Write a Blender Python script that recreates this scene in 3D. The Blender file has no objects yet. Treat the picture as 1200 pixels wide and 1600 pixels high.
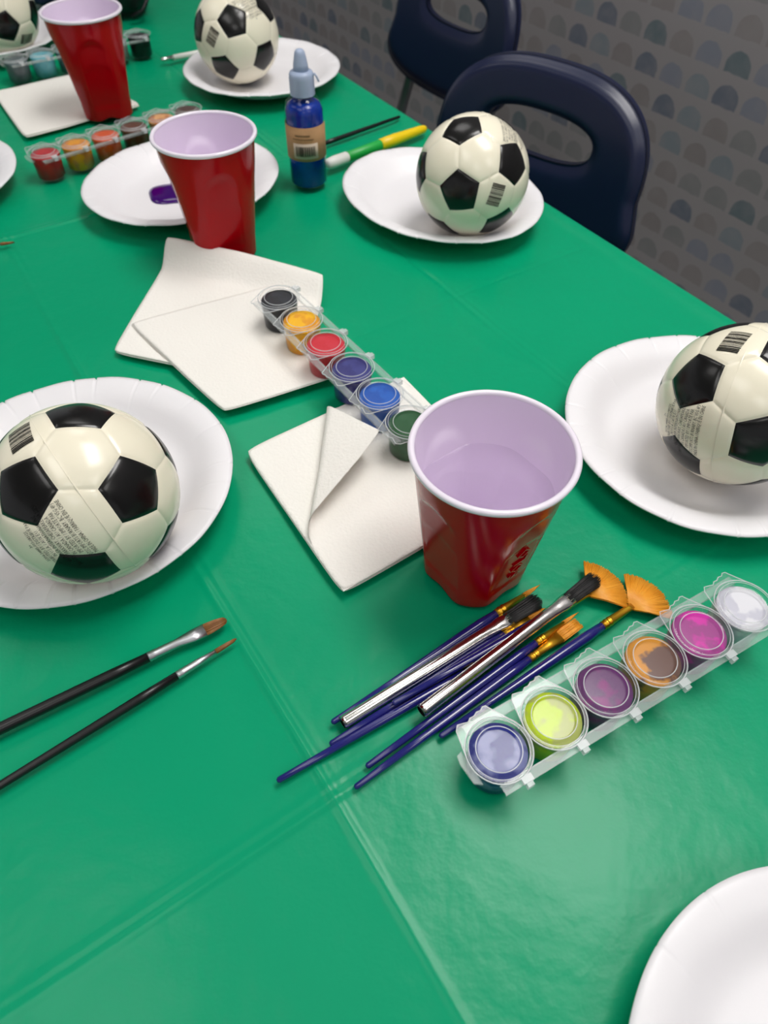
import bpy, math, random
from math import sin, cos, pi, sqrt, atan2, exp
from mathutils import Vector, Matrix, Quaternion, noise

S = bpy.context.scene
COL = S.collection
T = 0.74                      # height of the table top above the floor
random.seed(7)

# ------------------------------------------------------------------ camera
cam = bpy.data.cameras.new('camera')
cam.sensor_fit = 'VERTICAL'
cam.sensor_height = 36.0
cam.lens = 36.0 * 1094.97 / 1600.0
cam.clip_start = 0.02
cam.dof.use_dof = True
cam.dof.focus_distance = 0.46
cam.dof.aperture_fstop = 9.0
cam_ob = bpy.data.objects.new('camera', cam)
COL.objects.link(cam_ob)
cr = Vector((0.999946, 0.008054, 0.006519))
cu = Vector((-0.010361, 0.777239, 0.629120))
cf = Vector((0.0, 0.629153, -0.777281))
cam_ob.matrix_world = Matrix(((cr.x, cu.x, -cf.x, 0), (cr.y, cu.y, -cf.y, 0), (cr.z, cu.z, -cf.z, T + 0.412564), (0, 0, 0, 1)))
S.camera = cam_ob

# ------------------------------------------------------------------ world, exposure
wd = bpy.data.worlds.new('World')
S.world = wd
wd.use_nodes = True
wd.node_tree.nodes['Background'].inputs[0].default_value = (0.96, 0.97, 1.0, 1)
wd.node_tree.nodes['Background'].inputs[1].default_value = 0.30
S.view_settings.view_transform = 'Standard'
S.view_settings.look = 'None'
S.view_settings.exposure = 0.28
S.view_settings.gamma = 1.0
S.view_settings.use_curve_mapping = False
PANELS = [(0.70, 0.22, 12.2), (-1.00, 0.15, 2.6), (0.70, -1.25, 3.0), (-1.00, -1.25, 2.0), (2.30, 0.10, 3.4), (2.30, -1.25, 3.0)]   # ceiling panels: along the table, towards the wall, radiance
CEIL = T + 1.86

# table frame: U runs along the long table edge towards the viewer, WW points from the table to the wall
UU = Vector((0.555692, -0.831388, 0))
WW = Vector((0.831388, 0.555692, 0))
E0 = Vector((-0.0651, 1.18, 0))
YAW = atan2(UU.y, UU.x)
def tw(u, v, z=0.0):
    """point given along the table edge (u), inwards from it (v) and above the table top (z)"""
    p = E0 + UU * u - WW * v
    return Vector((p.x, p.y, T + z))

# ------------------------------------------------------------------ helpers
def new_mesh(name, verts, faces, smooth=True, mats=None, fm=None):
    me = bpy.data.meshes.new(name)
    me.from_pydata([tuple(v) for v in verts], [], faces)
    me.validate()
    if smooth:
        me.polygons.foreach_set('use_smooth', [True] * len(me.polygons))
    if mats:
        for m in mats:
            me.materials.append(m)
    if fm and len(fm) == len(me.polygons):
        me.polygons.foreach_set('material_index', fm)
    me.update()
    return me

def link(name, me, parent=None, loc=None, rot=None):
    o = bpy.data.objects.new(name, me)
    COL.objects.link(o)
    if parent is not None:
        o.parent = parent
    if loc is not None:
        o.location = loc
    if rot is not None:
        o.rotation_euler = rot
    return o

def obj(name, vf, mat, parent=None, loc=None, rot=None, smooth=True):
    return link(name, new_mesh(name, vf[0], vf[1], smooth, [mat]), parent, loc, rot)

def tag(o, label, cat, group=None):
    o['label'] = label
    o['category'] = cat
    if group:
        o['group'] = group
    return o

def thing(name, label, cat, loc=(0, 0, 0), rz=0.0, group=None):
    o = bpy.data.objects.new(name, None)
    o.empty_display_size = 0.02
    COL.objects.link(o)
    o.location = loc
    o.rotation_euler = (0, 0, rz)
    return tag(o, label, cat, group)

def struct(o):
    o['kind'] = 'structure'
    return o

def join(*parts):
    V, F = [], []
    for v, f in parts:
        b = len(V)
        V += [tuple(x) for x in v]
        F += [tuple(i + b for i in q) for q in f]
    return V, F

def shift(vf, d):
    return [(v[0] + d[0], v[1] + d[1], v[2] + d[2]) for v in vf[0]], vf[1]

def lathe(prof, n=48, cap0=True, cap1=True):
    """surface of revolution about z, prof = [(r, z)...]"""
    V, F = [], []
    for r, z in prof:
        for i in range(n):
            a = 2 * pi * i / n
            V.append((r * cos(a), r * sin(a), z))
    for k in range(len(prof) - 1):
        for i in range(n):
            j = (i + 1) % n
            F.append((k * n + i, k * n + j, (k + 1) * n + j, (k + 1) * n + i))
    if cap0:
        F.append(tuple(range(n - 1, -1, -1)))
    if cap1:
        b = (len(prof) - 1) * n
        F.append(tuple(range(b, b + n)))
    return V, F

def axial(prof, n=16):
    """body along +x, prof = [(x, ry, rz, zoff)]"""
    V, F = [], []
    for x, ry, rz, zo in prof:
        for i in range(n):
            a = 2 * pi * i / n
            V.append((x, ry * cos(a), rz * sin(a) + zo))
    for k in range(len(prof) - 1):
        for i in range(n):
            j = (i + 1) % n
            F.append((k * n + i, k * n + j, (k + 1) * n + j, (k + 1) * n + i))
    F.append(tuple(range(n - 1, -1, -1)))
    b = (len(prof) - 1) * n
    F.append(tuple(range(b, b + n)))
    return V, F

def tube(pts, r, n=12):
    pts = [Vector(p) for p in pts]
    V, F = [], []
    up = Vector((0, 0, 1))
    for k, p in enumerate(pts):
        d = (pts[min(k + 1, len(pts) - 1)] - pts[max(k - 1, 0)]).normalized()
        a = d.cross(up if abs(d.z) < 0.95 else Vector((1, 0, 0))).normalized()
        b = d.cross(a)
        rr = r[k] if isinstance(r, (list, tuple)) else r
        for i in range(n):
            t = 2 * pi * i / n
            V.append(p + a * (rr * cos(t)) + b * (rr * sin(t)))
    for k in range(len(pts) - 1):
        for i in range(n):
            j = (i + 1) % n
            F.append((k * n + i, k * n + j, (k + 1) * n + j, (k + 1) * n + i))
    F.append(tuple(range(n - 1, -1, -1)))
    b = (len(pts) - 1) * n
    F.append(tuple(range(b, b + n)))
    return V, F

def box(x0, x1, y0, y1, z0, z1):
    V = [(x, y, z) for z in (z0, z1) for y in (y0, y1) for x in (x0, x1)]
    F = [(0, 2, 3, 1), (4, 5, 7, 6), (0, 1, 5, 4), (2, 6, 7, 3), (0, 4, 6, 2), (1, 3, 7, 5)]
    return V, F

def prism(poly, z0, z1):
    n = len(poly)
    V = [(x, y, z0) for x, y in poly] + [(x, y, z1) for x, y in poly]
    F = [tuple(range(n - 1, -1, -1)), tuple(range(n, 2 * n))]
    F += [(i, (i + 1) % n, n + (i + 1) % n, n + i) for i in range(n)]
    return V, F

def sstep(a, b, x):
    t = min(1, max(0, (x - a) / (b - a)))
    return t * t * (3 - 2 * t)

def lerp_table(tab, x):
    if x <= tab[0][0]:
        return tab[0][1]
    for (a, fa), (b, fb) in zip(tab, tab[1:]):
        if x <= b:
            return fa + (fb - fa) * (x - a) / (b - a)
    return tab[-1][1]

# ------------------------------------------------------------------ materials
def srgb(r, g, b):
    def f(c):
        c /= 255.0
        return c / 12.92 if c <= 0.04045 else ((c + 0.055) / 1.055) ** 2.4
    return (f(r), f(g), f(b), 1.0)

def mat(name, col, rough=0.5, metal=0.0, spec=0.5, coat=0.0, bump=None, vary=None, sss=0.0, alpha_mix=None, aniso=None):
    """principled material; bump = (scale, strength, distance); vary = (scale, second colour, contrast)"""
    m = bpy.data.materials.new(name)
    m.use_nodes = True
    nt = m.node_tree
    b = nt.nodes['Principled BSDF']
    b.inputs['Base Color'].default_value = col
    b.inputs['Roughness'].default_value = rough
    b.inputs['Metallic'].default_value = metal
    b.inputs['Specular IOR Level'].default_value = spec
    b.inputs['Coat Weight'].default_value = coat
    if coat:
        b.inputs['Coat Roughness'].default_value = 0.08
    if sss:
        b.inputs['Subsurface Weight'].default_value = sss
        b.inputs['Subsurface Radius'].default_value = (0.01, 0.01, 0.01)
        b.inputs['Subsurface Scale'].default_value = 0.5
    tc = None
    if bump or vary:
        tc = nt.nodes.new('ShaderNodeTexCoord')
    if vary:
        n = nt.nodes.new('ShaderNodeTexNoise')
        n.inputs['Scale'].default_value = vary[0]
        n.inputs['Detail'].default_value = 3
        ad = nt.nodes.new('ShaderNodeVectorMath')
        ad.inputs[1].default_value = (vary[3], vary[3] * 0.7, 0) if len(vary) > 3 else (0, 0, 0)
        nt.links.new(tc.outputs['Object'], ad.inputs[0])
        nt.links.new(ad.outputs[0], n.inputs['Vector'])
        r = nt.nodes.new('ShaderNodeValToRGB')
        w = vary[2]
        r.color_ramp.elements[0].position = 0.5 - w
        r.color_ramp.elements[1].position = 0.5 + w
        r.color_ramp.elements[0].color = col
        r.color_ramp.elements[1].color = vary[1]
        nt.links.new(n.outputs['Fac'], r.inputs['Fac'])
        nt.links.new(r.outputs['Color'], b.inputs['Base Color'])
    if bump:
        n = nt.nodes.new('ShaderNodeTexNoise')
        n.inputs['Scale'].default_value = bump[0]
        n.inputs['Detail'].default_value = 4
        nt.links.new(tc.outputs['Object'], n.inputs['Vector'])
        bp = nt.nodes.new('ShaderNodeBump')
        bp.inputs['Strength'].default_value = bump[1]
        bp.inputs['Distance'].default_value = bump[2]
        nt.links.new(n.outputs['Fac'], bp.inputs['Height'])
        nt.links.new(bp.outputs['Normal'], b.inputs['Normal'])
    if alpha_mix is not None:
        tr = nt.nodes.new('ShaderNodeBsdfTransparent')
        tr.inputs[0].default_value = alpha_mix[1] if len(alpha_mix) > 1 else (1, 1, 1, 1)
        mx = nt.nodes.new('ShaderNodeMixShader')
        mx.inputs[0].default_value = alpha_mix[0]      # share of the solid shader
        out = nt.nodes['Material Output']
        nt.links.new(tr.outputs[0], mx.inputs[1])
        nt.links.new(b.outputs[0], mx.inputs[2])
        nt.links.new(mx.outputs[0], out.inputs['Surface'])
    return m

M = {}
M['cloth'] = mat('green_plastic_sheet', srgb(0, 157, 111), 0.29, spec=0.22, bump=(38, 0.2, 0.004), vary=(5, srgb(0, 153, 108), 0.25))
M['plate'] = mat('white_paperboard', srgb(240, 238, 241), 0.38, spec=0.4, bump=(300, 0.06, 0.001))
M['napkin'] = mat('cream_tissue', srgb(246, 243, 236), 0.95, spec=0.1, bump=(420, 0.55, 0.0015))
M['ball_white'] = mat('cream_foam_skin', srgb(246, 239, 217), 0.2, spec=0.5, sss=0.1)
M['ball_black'] = mat('black_printed_foam', srgb(16, 15, 15), 0.24, spec=0.5, bump=(160, 0.08, 0.001))
M['print'] = mat('black_ink', srgb(12, 11, 11), 0.6, spec=0.2)
M['cup_red'] = mat('red_polystyrene', srgb(174, 0, 14), 0.17, spec=0.22)
M['cup_white'] = mat('lilac_white_polystyrene', srgb(242, 228, 248), 0.16, spec=0.5)
M['blue_handle'] = mat('navy_lacquer', srgb(30, 30, 112), 0.18, coat=0.5)
M['black_handle'] = mat('black_lacquer', srgb(14, 13, 15), 0.32)
M['gold'] = mat('gold_ferrule', srgb(240, 182, 56), 0.34, metal=1.0)
M['silver'] = mat('silver_metal', srgb(224, 222, 218), 0.16, metal=1.0)
M['alu'] = mat('brushed_aluminium', srgb(205, 206, 210), 0.3, metal=1.0)
M['gold_bristle'] = mat('golden_nylon', srgb(228, 148, 30), 0.45, vary=(90, srgb(240, 172, 60), 0.2))
M['brown_bristle'] = mat('brown_hair', srgb(128, 84, 42), 0.5, vary=(160, srgb(160, 110, 60), 0.2))
M['black_bristle'] = mat('black_hog_hair', srgb(26, 25, 26), 0.55)
M['dark_hole'] = mat('shaded_tube_inside', srgb(20, 18, 16), 0.7)
M['chair_blue'] = mat('navy_polypropylene', srgb(20, 28, 60), 0.34, spec=0.5, bump=(500, 0.1, 0.0006))
M['steel'] = mat('grey_steel_tube', srgb(130, 130, 132), 0.3, metal=0.8)
M['wood'] = mat('pale_laminate', srgb(190, 178, 160), 0.5, vary=(9, srgb(176, 162, 142), 0.2))
M['floor'] = mat('grey_vinyl', srgb(120, 117, 114), 0.5, vary=(3, srgb(110, 108, 106), 0.2))
M['ceiling'] = mat('white_ceiling', srgb(205, 204, 202), 0.9)
M['fixture'] = mat('white_fixture', srgb(230, 230, 230), 0.5)
M['bottle_blue'] = mat('blue_glitter_glue', srgb(0, 24, 104), 0.22, spec=0.4, vary=(60, srgb(4, 58, 170), 0.3))
M['cap'] = mat('pale_blue_cap', srgb(172, 188, 216), 0.3, alpha_mix=(0.85,))
M['kraft'] = mat('kraft_paper', srgb(172, 134, 92), 0.8, vary=(80, srgb(160, 122, 82), 0.2))
M['label_white'] = mat('white_sticker', srgb(190, 174, 154), 0.7)
M['yellow'] = mat('yellow_plastic', srgb(244, 208, 10), 0.35)
M['green'] = mat('bright_green_plastic', srgb(30, 172, 70), 0.35)
M['white_pl'] = mat('white_plastic', srgb(232, 232, 226), 0.35)
M['purple'] = mat('purple_paint', srgb(60, 2, 104), 0.12, spec=0.6)
M['bag'] = mat('black_nylon', srgb(16, 16, 18), 0.45, bump=(60, 0.5, 0.006))
M['navy_fabric'] = mat('navy_fabric', srgb(22, 32, 70), 0.8, bump=(200, 0.3, 0.002))

def clear_plastic(name, col, haze, rough=0.1, gloss=1.0):
    m = bpy.data.materials.new(name)
    m.use_nodes = True
    nt = m.node_tree
    b = nt.nodes['Principled BSDF']
    b.inputs['Base Color'].default_value = col
    b.inputs['Roughness'].default_value = 0.5
    b.inputs['Specular IOR Level'].default_value = 0.0
    tr = nt.nodes.new('ShaderNodeBsdfTransparent')
    m1 = nt.nodes.new('ShaderNodeMixShader')
    m1.inputs[0].default_value = haze
    nt.links.new(tr.outputs[0], m1.inputs[1])
    nt.links.new(b.outputs[0], m1.inputs[2])
    fr = nt.nodes.new('ShaderNodeLayerWeight')
    fr.inputs[0].default_value = 0.5
    pw = nt.nodes.new('ShaderNodeMath')
    pw.operation = 'POWER'
    pw.inputs[1].default_value = 4.0
    nt.links.new(fr.outputs['Facing'], pw.inputs[0])
    sc = nt.nodes.new('ShaderNodeMath')
    sc.operation = 'MULTIPLY_ADD'
    sc.inputs[1].default_value = 0.45 * gloss
    sc.inputs[2].default_value = 0.045 * gloss
    nt.links.new(pw.outputs[0], sc.inputs[0])
    gl = nt.nodes.new('ShaderNodeBsdfGlossy')
    gl.inputs['Roughness'].default_value = rough
    m2 = nt.nodes.new('ShaderNodeMixShader')
    nt.links.new(sc.outputs[0], m2.inputs[0])
    nt.links.new(m1.outputs[0], m2.inputs[1])
    nt.links.new(gl.outputs[0], m2.inputs[2])
    nt.links.new(m2.outputs[0], nt.nodes['Material Output'].inputs[0])
    return m
M['cup_rim'] = mat('white_cup_rim', srgb(240, 232, 244), 0.2)
M['pot_shell'] = clear_plastic('clear_pot_plastic', srgb(225, 228, 232), 0.0, 0.12, 0.7)
M['lid'] = clear_plastic('clear_lid_plastic', srgb(232, 236, 240), 0.03, 0.16, 0.5)
M['rail'] = clear_plastic('frosted_strip_plastic', srgb(222, 230, 230), 0.16, 0.25, 0.4)
M['bottle_clear'] = clear_plastic('clear_bottle_plastic', srgb(210, 220, 235), 0.0, 0.06, 0.7)
M['water'] = clear_plastic('clear_water', srgb(214, 198, 226), 0.10, 0.02)

def emission(name, col, strength):
    m = bpy.data.materials.new(name)
    m.use_nodes = True
    nt = m.node_tree
    nt.nodes.remove(nt.nodes['Principled BSDF'])
    e = nt.nodes.new('ShaderNodeEmission')
    e.inputs[0].default_value = col
    e.inputs[1].default_value = strength
    nt.links.new(e.outputs[0], nt.nodes['Material Output'].inputs[0])
    return m

def wallpaper():
    """taupe wallpaper printed with rows of grey and blue arches"""
    m = bpy.data.materials.new('arch_wallpaper')
    m.use_nodes = True
    nt = m.node_tree
    N, Lk = nt.nodes, nt.links
    def math_(op, a, b=None, c=None):
        n = N.new('ShaderNodeMath')
        n.operation = op
        for i, v in enumerate((a, b, c)):
            if v is None:
                continue
            if isinstance(v, (int, float)):
                n.inputs[i].default_value = v
            else:
                Lk.new(v, n.inputs[i])
        return n.outputs[0]
    tc = N.new('ShaderNodeTexCoord')
    sx = N.new('ShaderNodeSeparateXYZ')
    Lk.new(tc.outputs['Object'], sx.inputs[0])
    nz = N.new('ShaderNodeTexNoise')
    nz.inputs['Scale'].default_value = 55
    Lk.new(tc.outputs['Object'], nz.inputs['Vector'])
    wob = math_('MULTIPLY', math_('SUBTRACT', nz.outputs['Fac'], 0.5), 0.006)
    x = math_('ADD', sx.outputs['X'], wob)
    z = math_('ADD', sx.outputs['Z'], wob)
    PU, PV = 0.0612, 0.0514
    zr = math_('DIVIDE', math_('ADD', z, 0.0395 + 40 * PV), PV)
    row = math_('FLOOR', zr)
    fz = math_('MULTIPLY', math_('FRACT', zr), PV)
    wr = N.new('ShaderNodeTexWhiteNoise')
    wr.noise_dimensions = '1D'
    Lk.new(row, wr.inputs['W'])
    off = math_('MULTIPLY', wr.outputs['Value'], 0.5)
    xr = math_('ADD', math_('DIVIDE', math_('ADD', x, 0.028 + 60 * PU), PU), off)
    colm = math_('FLOOR', xr)
    cx = math_('MULTIPLY', math_('SUBTRACT', math_('FRACT', xr), 0.5), PU)
    HW, HB, HT = 0.0255, 0.010, 0.0245
    inx = math_('LESS_THAN', math_('ABSOLUTE', cx), HW)
    low = math_('LESS_THAN', fz, HB)
    ex = math_('POWER', math_('ABSOLUTE', math_('DIVIDE', cx, HW)), 2.0)
    ez = math_('POWER', math_('DIVIDE', math_('MAXIMUM', math_('SUBTRACT', fz, HB), 0.0), HT), 2.0)
    ell = math_('LESS_THAN', math_('ADD', ex, ez), 1.0)
    mask = math_('MULTIPLY', inx, math_('MAXIMUM', low, ell))
    cb = N.new('ShaderNodeCombineXYZ')
    Lk.new(colm, cb.inputs[0])
    Lk.new(row, cb.inputs[1])
    wn = N.new('ShaderNodeTexWhiteNoise')
    wn.noise_dimensions = '2D'
    Lk.new(cb.outputs[0], wn.inputs['Vector'])
    ramp = N.new('ShaderNodeValToRGB')
    ramp.color_ramp.interpolation = 'CONSTANT'
    cols = [(0.0, (145, 139, 139)), (0.26, (137, 137, 138)), (0.48, (142, 136, 136)), (0.62, (133, 141, 148)), (0.74, (136, 139, 151)), (0.84, (112, 118, 131)), (0.92, (110, 122, 128))]
    els = ramp.color_ramp.elements
    while len(els) < len(cols):
        els.new(0.5)
    for e_, (p, c) in zip(els, cols):
        e_.position = p
        e_.color = srgb(*c)
    Lk.new(wn.outputs['Value'], ramp.inputs['Fac'])
    brush = N.new('ShaderNodeTexNoise')
    brush.inputs['Scale'].default_value = 30
    Lk.new(tc.outputs['Object'], brush.inputs['Vector'])
    fac = math_('MULTIPLY', mask, math_('MINIMUM', math_('ADD', brush.outputs['Fac'], 0.4), 1.0))
    mx = N.new('ShaderNodeMix')
    mx.data_type = 'RGBA'
    mx.inputs['A'].default_value = srgb(157, 152, 154)
    Lk.new(ramp.outputs['Color'], mx.inputs['B'])
    Lk.new(fac, mx.inputs['Factor'])
    b = N['Principled BSDF']
    Lk.new(mx.outputs['Result'], b.inputs['Base Color'])
    b.inputs['Roughness'].default_value = 0.75
    b.inputs['Specular IOR Level'].default_value = 0.25
    return m

# ------------------------------------------------------------------ setting
WALL_D = 0.62
wall = obj('wall_back', box(-5, 5, 0.0, 0.1, -T, CEIL - T), wallpaper(), loc=E0 + WW * WALL_D + Vector((0, 0, T)), rot=(0, 0, YAW), smooth=False)
struct(wall)
fl = obj('floor', box(-5, 5, -6, 0.0, -0.06, 0.0), M['floor'], loc=E0 + WW * WALL_D, rot=(0, 0, YAW), smooth=False)
struct(fl)
ce = obj('ceiling', box(-5, 5, -6, 0.0, 0.0, 0.06), M['ceiling'], loc=E0 + WW * WALL_D + Vector((0, 0, CEIL)), rot=(0, 0, YAW), smooth=False)
struct(ce)
PLAB = ['above the wall side of the table', 'above the far end of the table', 'left of the table', 'left beyond the far end', 'near the wall behind the viewer', 'far behind the viewer']
for (pu, pw, e), lb in zip(PANELS, PLAB):
    x, y = tw(pu, -pw).x, tw(pu, -pw).y
    t = thing('ceiling_light', 'flat white square ceiling light panel ' + lb, 'ceiling light', (x, y, CEIL - 0.03), YAW, 'ceiling light panels')
    obj('diffuser', box(-0.5, 0.5, -0.28, 0.28, -0.002, 0.004), emission('panel_glow', (1.0, 0.975, 0.95, 1), e), t, smooth=False)
    obj('light_frame', join(box(-0.52, 0.52, -0.30, -0.28, -0.006, 0.03), box(-0.52, 0.52, 0.28, 0.30, -0.006, 0.03), box(-0.52, -0.5, -0.28, 0.28, -0.006, 0.03), box(0.5, 0.52, -0.28, 0.28, -0.006, 0.03)), M['fixture'], t, smooth=False)

# ------------------------------------------------------------------ table and cloth
tab = thing('table', 'long rectangular table hidden under the green plastic tablecloth', 'table', (tw(0.1, 0.47).x, tw(0.1, 0.47).y, 0), YAW)
obj('tabletop', box(-1.4, 1.4, -0.46, 0.462, T - 0.040, T - 0.0125), M['wood'], tab, smooth=False)
for sx in (-1.25, 1.25):
    for sy in (-0.38, 0.38):
        obj('leg', tube([(sx, sy, 0.0), (sx, sy, T - 0.040)], 0.016), M['steel'], tab)

def cloth_z(u, v):
    z = -0.0027
    # factory fold lines: a soft kink with a fine ridge
    for v0, h in ((0.555, 1.0), (0.196, -0.6), (0.90, 0.6)):
        d = v - v0 + 0.0012 * sin(9 * u)
        z += h * (0.0011 * exp(-abs(d) / 0.018) + (0.0009 + 0.0004 * sin(17 * u)) * exp(-((d - 0.001) / 0.0028) ** 2) + 0.0003 * (1 + sin(11 * u)) * exp(-((d + 0.0065) / 0.0025) ** 2)) - 0.0003
    for u0, h in ((0.896, 1.0), (0.54, -0.6), (0.18, 0.7), (-0.18, 0.6), (1.25, 0.8)):
        d = u - u0 + 0.0015 * sin(7 * v)
        z += h * (0.0009 * exp(-abs(d) / 0.018) + (0.0010 + 0.0004 * sin(15 * v)) * exp(-((d - 0.002) / 0.0028) ** 2) + 0.0003 * (1 + sin(13 * v)) * exp(-((d + 0.0055) / 0.0025) ** 2)) * (0.4 + 0.6 * sstep(0.1, 0.6, v)) - 0.0002
    p = Vector((u, v, 0))
    z += 0.0016 * noise.noise(p * 5.0) + 0.0009 * noise.noise(p * 13.0 + Vector((3, 1, 0)))
    r = noise.noise(Vector((u * 4.0 + v * 2.0, v * 9.0 - u * 3.0, 2.0)))
    z += 0.0009 * max(0.0, 1 - abs(r) * 9) * sstep(-0.1, 0.4, noise.noise(p * 3.0 + Vector((9, 0, 0))))
    return min(z, 0.0004)

def make_cloth():
    def axis(a, b, step, folds):
        out = [a + i * step for i in range(int((b - a) / step) + 1)]
        out = [x for x in out if all(abs(x - f) > 0.0135 for f in folds)]
        for f in folds:
            if a < f < b:
                out += [f - 0.0135 + i * 0.0015 for i in range(19)]
        return sorted(out)
    us = axis(-1.3, 1.5, 0.0075, (0.896, 0.54, 0.18))
    vs = []
    s = -0.24
    while s < -0.02:
        vs.append(s)
        s += 0.02
    vs += [-0.016, -0.012, -0.009, -0.006, -0.003, 0.0]
    vs += axis(0.0055, 0.935, 0.0058, (0.555, 0.196))
    vs += [0.94, 0.944, 0.948, 0.952, 0.956, 0.96]
    s = 0.98
    while s < 1.2:
        vs.append(s)
        s += 0.02
    V, F = [], []
    R = 0.008
    for u in us:
        for s in vs:
            wv = 0.006 * sin(u * 21 + 1.3 * sin(u * 6))
            if s < 0:
                b = -s
                a = min(b / R, pi / 2)
                x = -R * sin(a)
                z = -R * (1 - cos(a)) - max(0, b - R * pi / 2)
                dd = sstep(0.02, 0.2, b)
                V.append(tuple(tw(u, x - abs(wv) * dd - 0.004 * dd, z)))
            elif s > 0.94:
                b = s - 0.94
                a = min(b / R, pi / 2)
                x = 0.94 + R * sin(a)
                z = -R * (1 - cos(a)) - max(0, b - R * pi / 2)
                dd = sstep(0.02, 0.2, b)
                V.append(tuple(tw(u, x + (abs(wv) + 0.004) * dd, z)))
            else:
                k = sstep(0, 0.02, s) * sstep(0.94, 0.92, s)
                V.append(tuple(tw(u, s, cloth_z(u, s) * k)))
    n = len(vs)
    for i in range(len(us) - 1):
        for j in range(n - 1):
            F.append((i * n + j, (i + 1) * n + j, (i + 1) * n + j + 1, i * n + j + 1))
    return V, F
cl = obj('tablecloth', make_cloth(), M['cloth'])
tag(cl, 'green plastic tablecloth with fold creases spread over the long table', 'tablecloth')

# ------------------------------------------------------------------ chairs
def make_chair(label, u0, d0, yaw):
    base = E0 + UU * u0 + WW * d0
    t = thing('chair', label, 'chair', (base.x, base.y, 0), YAW + yaw, 'navy plastic chairs along the wall side')
    rec = 0.2
    A, ZC, B, NE, FL, ZL, BL = 0.162, -0.039, 0.123, 2.67, 0.292, -0.076, 0.07
    AM = A + FL * (ZC - ZL)
    def inside(x, z):
        x = abs(x)
        if z > ZC:
            return (x / A) ** NE + ((z - ZC) / B) ** NE < 1
        if z > ZL:
            return x < A + FL * (ZC - z)
        return (x / AM) ** 2.6 + ((ZL - z) / BL) ** 2.6 < 1
    HA, HB, HZ = 0.082, 0.027, 0.002
    n = 128
    outer, inner = [], []
    for i in range(n):
        a = 2 * pi * i / n
        # hole boundary
        c, s = cos(a), sin(a)
        hx = HA * abs(c) ** 0.8 * (1 if c >= 0 else -1)
        hz = HZ + HB * abs(s) ** 0.8 * (1 if s >= 0 else -1)
        inner.append((hx, hz))
        # direction chosen between the polar angle and the stretched one so rings stay regular
        dx, dz = c * 0.165, s * 0.11
        lo, hi = 0.0, 3.0
        for _ in range(40):
            mid = (lo + hi) / 2
            if inside(dx * mid, HZ - 0.02 + dz * mid):
                lo = mid
            else:
                hi = mid
        outer.append((dx * lo, HZ - 0.02 + dz * lo))
    TH = 0.006
    def yy(x, z, k):
        # sides wrap forward (towards the sitter), edges roll back
        y = -0.9 * x * x - 0.010 * cos(min(1, abs(x) / 0.17) * pi / 2)
        y += 0.014 * sstep(0.80, 1.0, k) ** 1.5
        y += 0.006 * (1 - sstep(0.0, 0.12, k))
        return y
    rings = []
    ks = [0.0, 0.03, 0.08, 0.15, 0.25, 0.4, 0.55, 0.7, 0.78, 0.86, 0.92, 0.96, 0.985, 1.0]
    V, F = [], []
    for side in (0, 1):
        for k in ks:
            for i in range(n):
                x = inner[i][0] + (outer[i][0] - inner[i][0]) * k
                z = inner[i][1] + (outer[i][1] - inner[i][1]) * k
                y = yy(x, z, k) + (TH if side else 0)
                if side and k in (0.0, 1.0):
                    y += 0.004
                zz = z * cos(rec) - 0.0
                V.append((x, y + z * sin(rec), zz + T))
    R = len(ks)
    for side in (0, 1):
        o = side * R * n
        for k in range(R - 1):
            for i in range(n):
                j = (i + 1) % n
                q = (o + k * n + i, o + k * n + j, o + (k + 1) * n + j, o + (k + 1) * n + i)
                F.append(q if side else q[::-1])
    for k in (0, R - 1):
        for i in range(n):
            j = (i + 1) % n
            q = (k * n + i, k * n + j, (R + k) * n + j, (R + k) * n + i)
            F.append(q if k else q[::-1])
    bk = obj('backrest', (V, F), M['chair_blue'], t)
    # seat: dished slab with rounded corners and a rolled front
    ns, nd = 24, 24
    V, F = [], []
    for side in (0, 1):
        for i in range(ns + 1):
            for j in range(nd + 1):
                a, b = 2 * i / ns - 1, 2 * j / nd - 1
                x = 0.19 * a * sqrt(max(0, 1 - 0.22 * b * b))
                y = -0.215 + 0.19 * b * sqrt(max(0, 1 - 0.22 * a * a))
                z = 0.44 - 0.012 * (1 - a * a) * (1 - b * b) - 0.018 * sstep(-0.7, -1.0, b) + 0.01 * a * a
                V.append((x, y, z - (0.007 if side else 0)))
    m_ = (ns + 1) * (nd + 1)
    for side in (0, 1):
        for i in range(ns):
            for j in range(nd):
                q = (side * m_ + i * (nd + 1) + j, side * m_ + (i + 1) * (nd + 1) + j, side * m_ + (i + 1) * (nd + 1) + j + 1, side * m_ + i * (nd + 1) + j + 1)
                F.append(q[::-1] if side else q)
    edge = [i * (nd + 1) for i in range(ns + 1)] + [ns * (nd + 1) + j for j in range(1, nd + 1)] + [i * (nd + 1) + nd for i in range(ns - 1, -1, -1)] + [j for j in range(nd - 1, 0, -1)]
    for a, b in zip(edge, edge[1:] + edge[:1]):
        F.append((a, m_ + a, m_ + b, b))
    obj('seat', (V, F), M['chair_blue'], t)
    for s in (-1, 1):
        obj('back_post', tube([(s * 0.118, 0.014, T - 0.05), (s * 0.118, -0.005, T - 0.12), (s * 0.122, -0.03, T - 0.2), (s * 0.13, -0.05, 0.425), (s * 0.132, -0.08, 0.412), (s * 0.132, -0.2, 0.412)], 0.0105), M['steel'], t)
        obj('leg', tube([(s * 0.132, -0.34, 0.414), (s * 0.14, -0.375, 0.3), (s * 0.16, -0.39, 0.012)], 0.0105), M['steel'], t)
        obj('leg', tube([(s * 0.132, -0.1, 0.408), (s * 0.145, -0.03, 0.3), (s * 0.165, 0.02, 0.012)], 0.0105), M['steel'], t)
    obj('crossbar', tube([(-0.132, -0.2, 0.414), (0.132, -0.2, 0.414)], 0.009), M['steel'], t)
    return t
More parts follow.
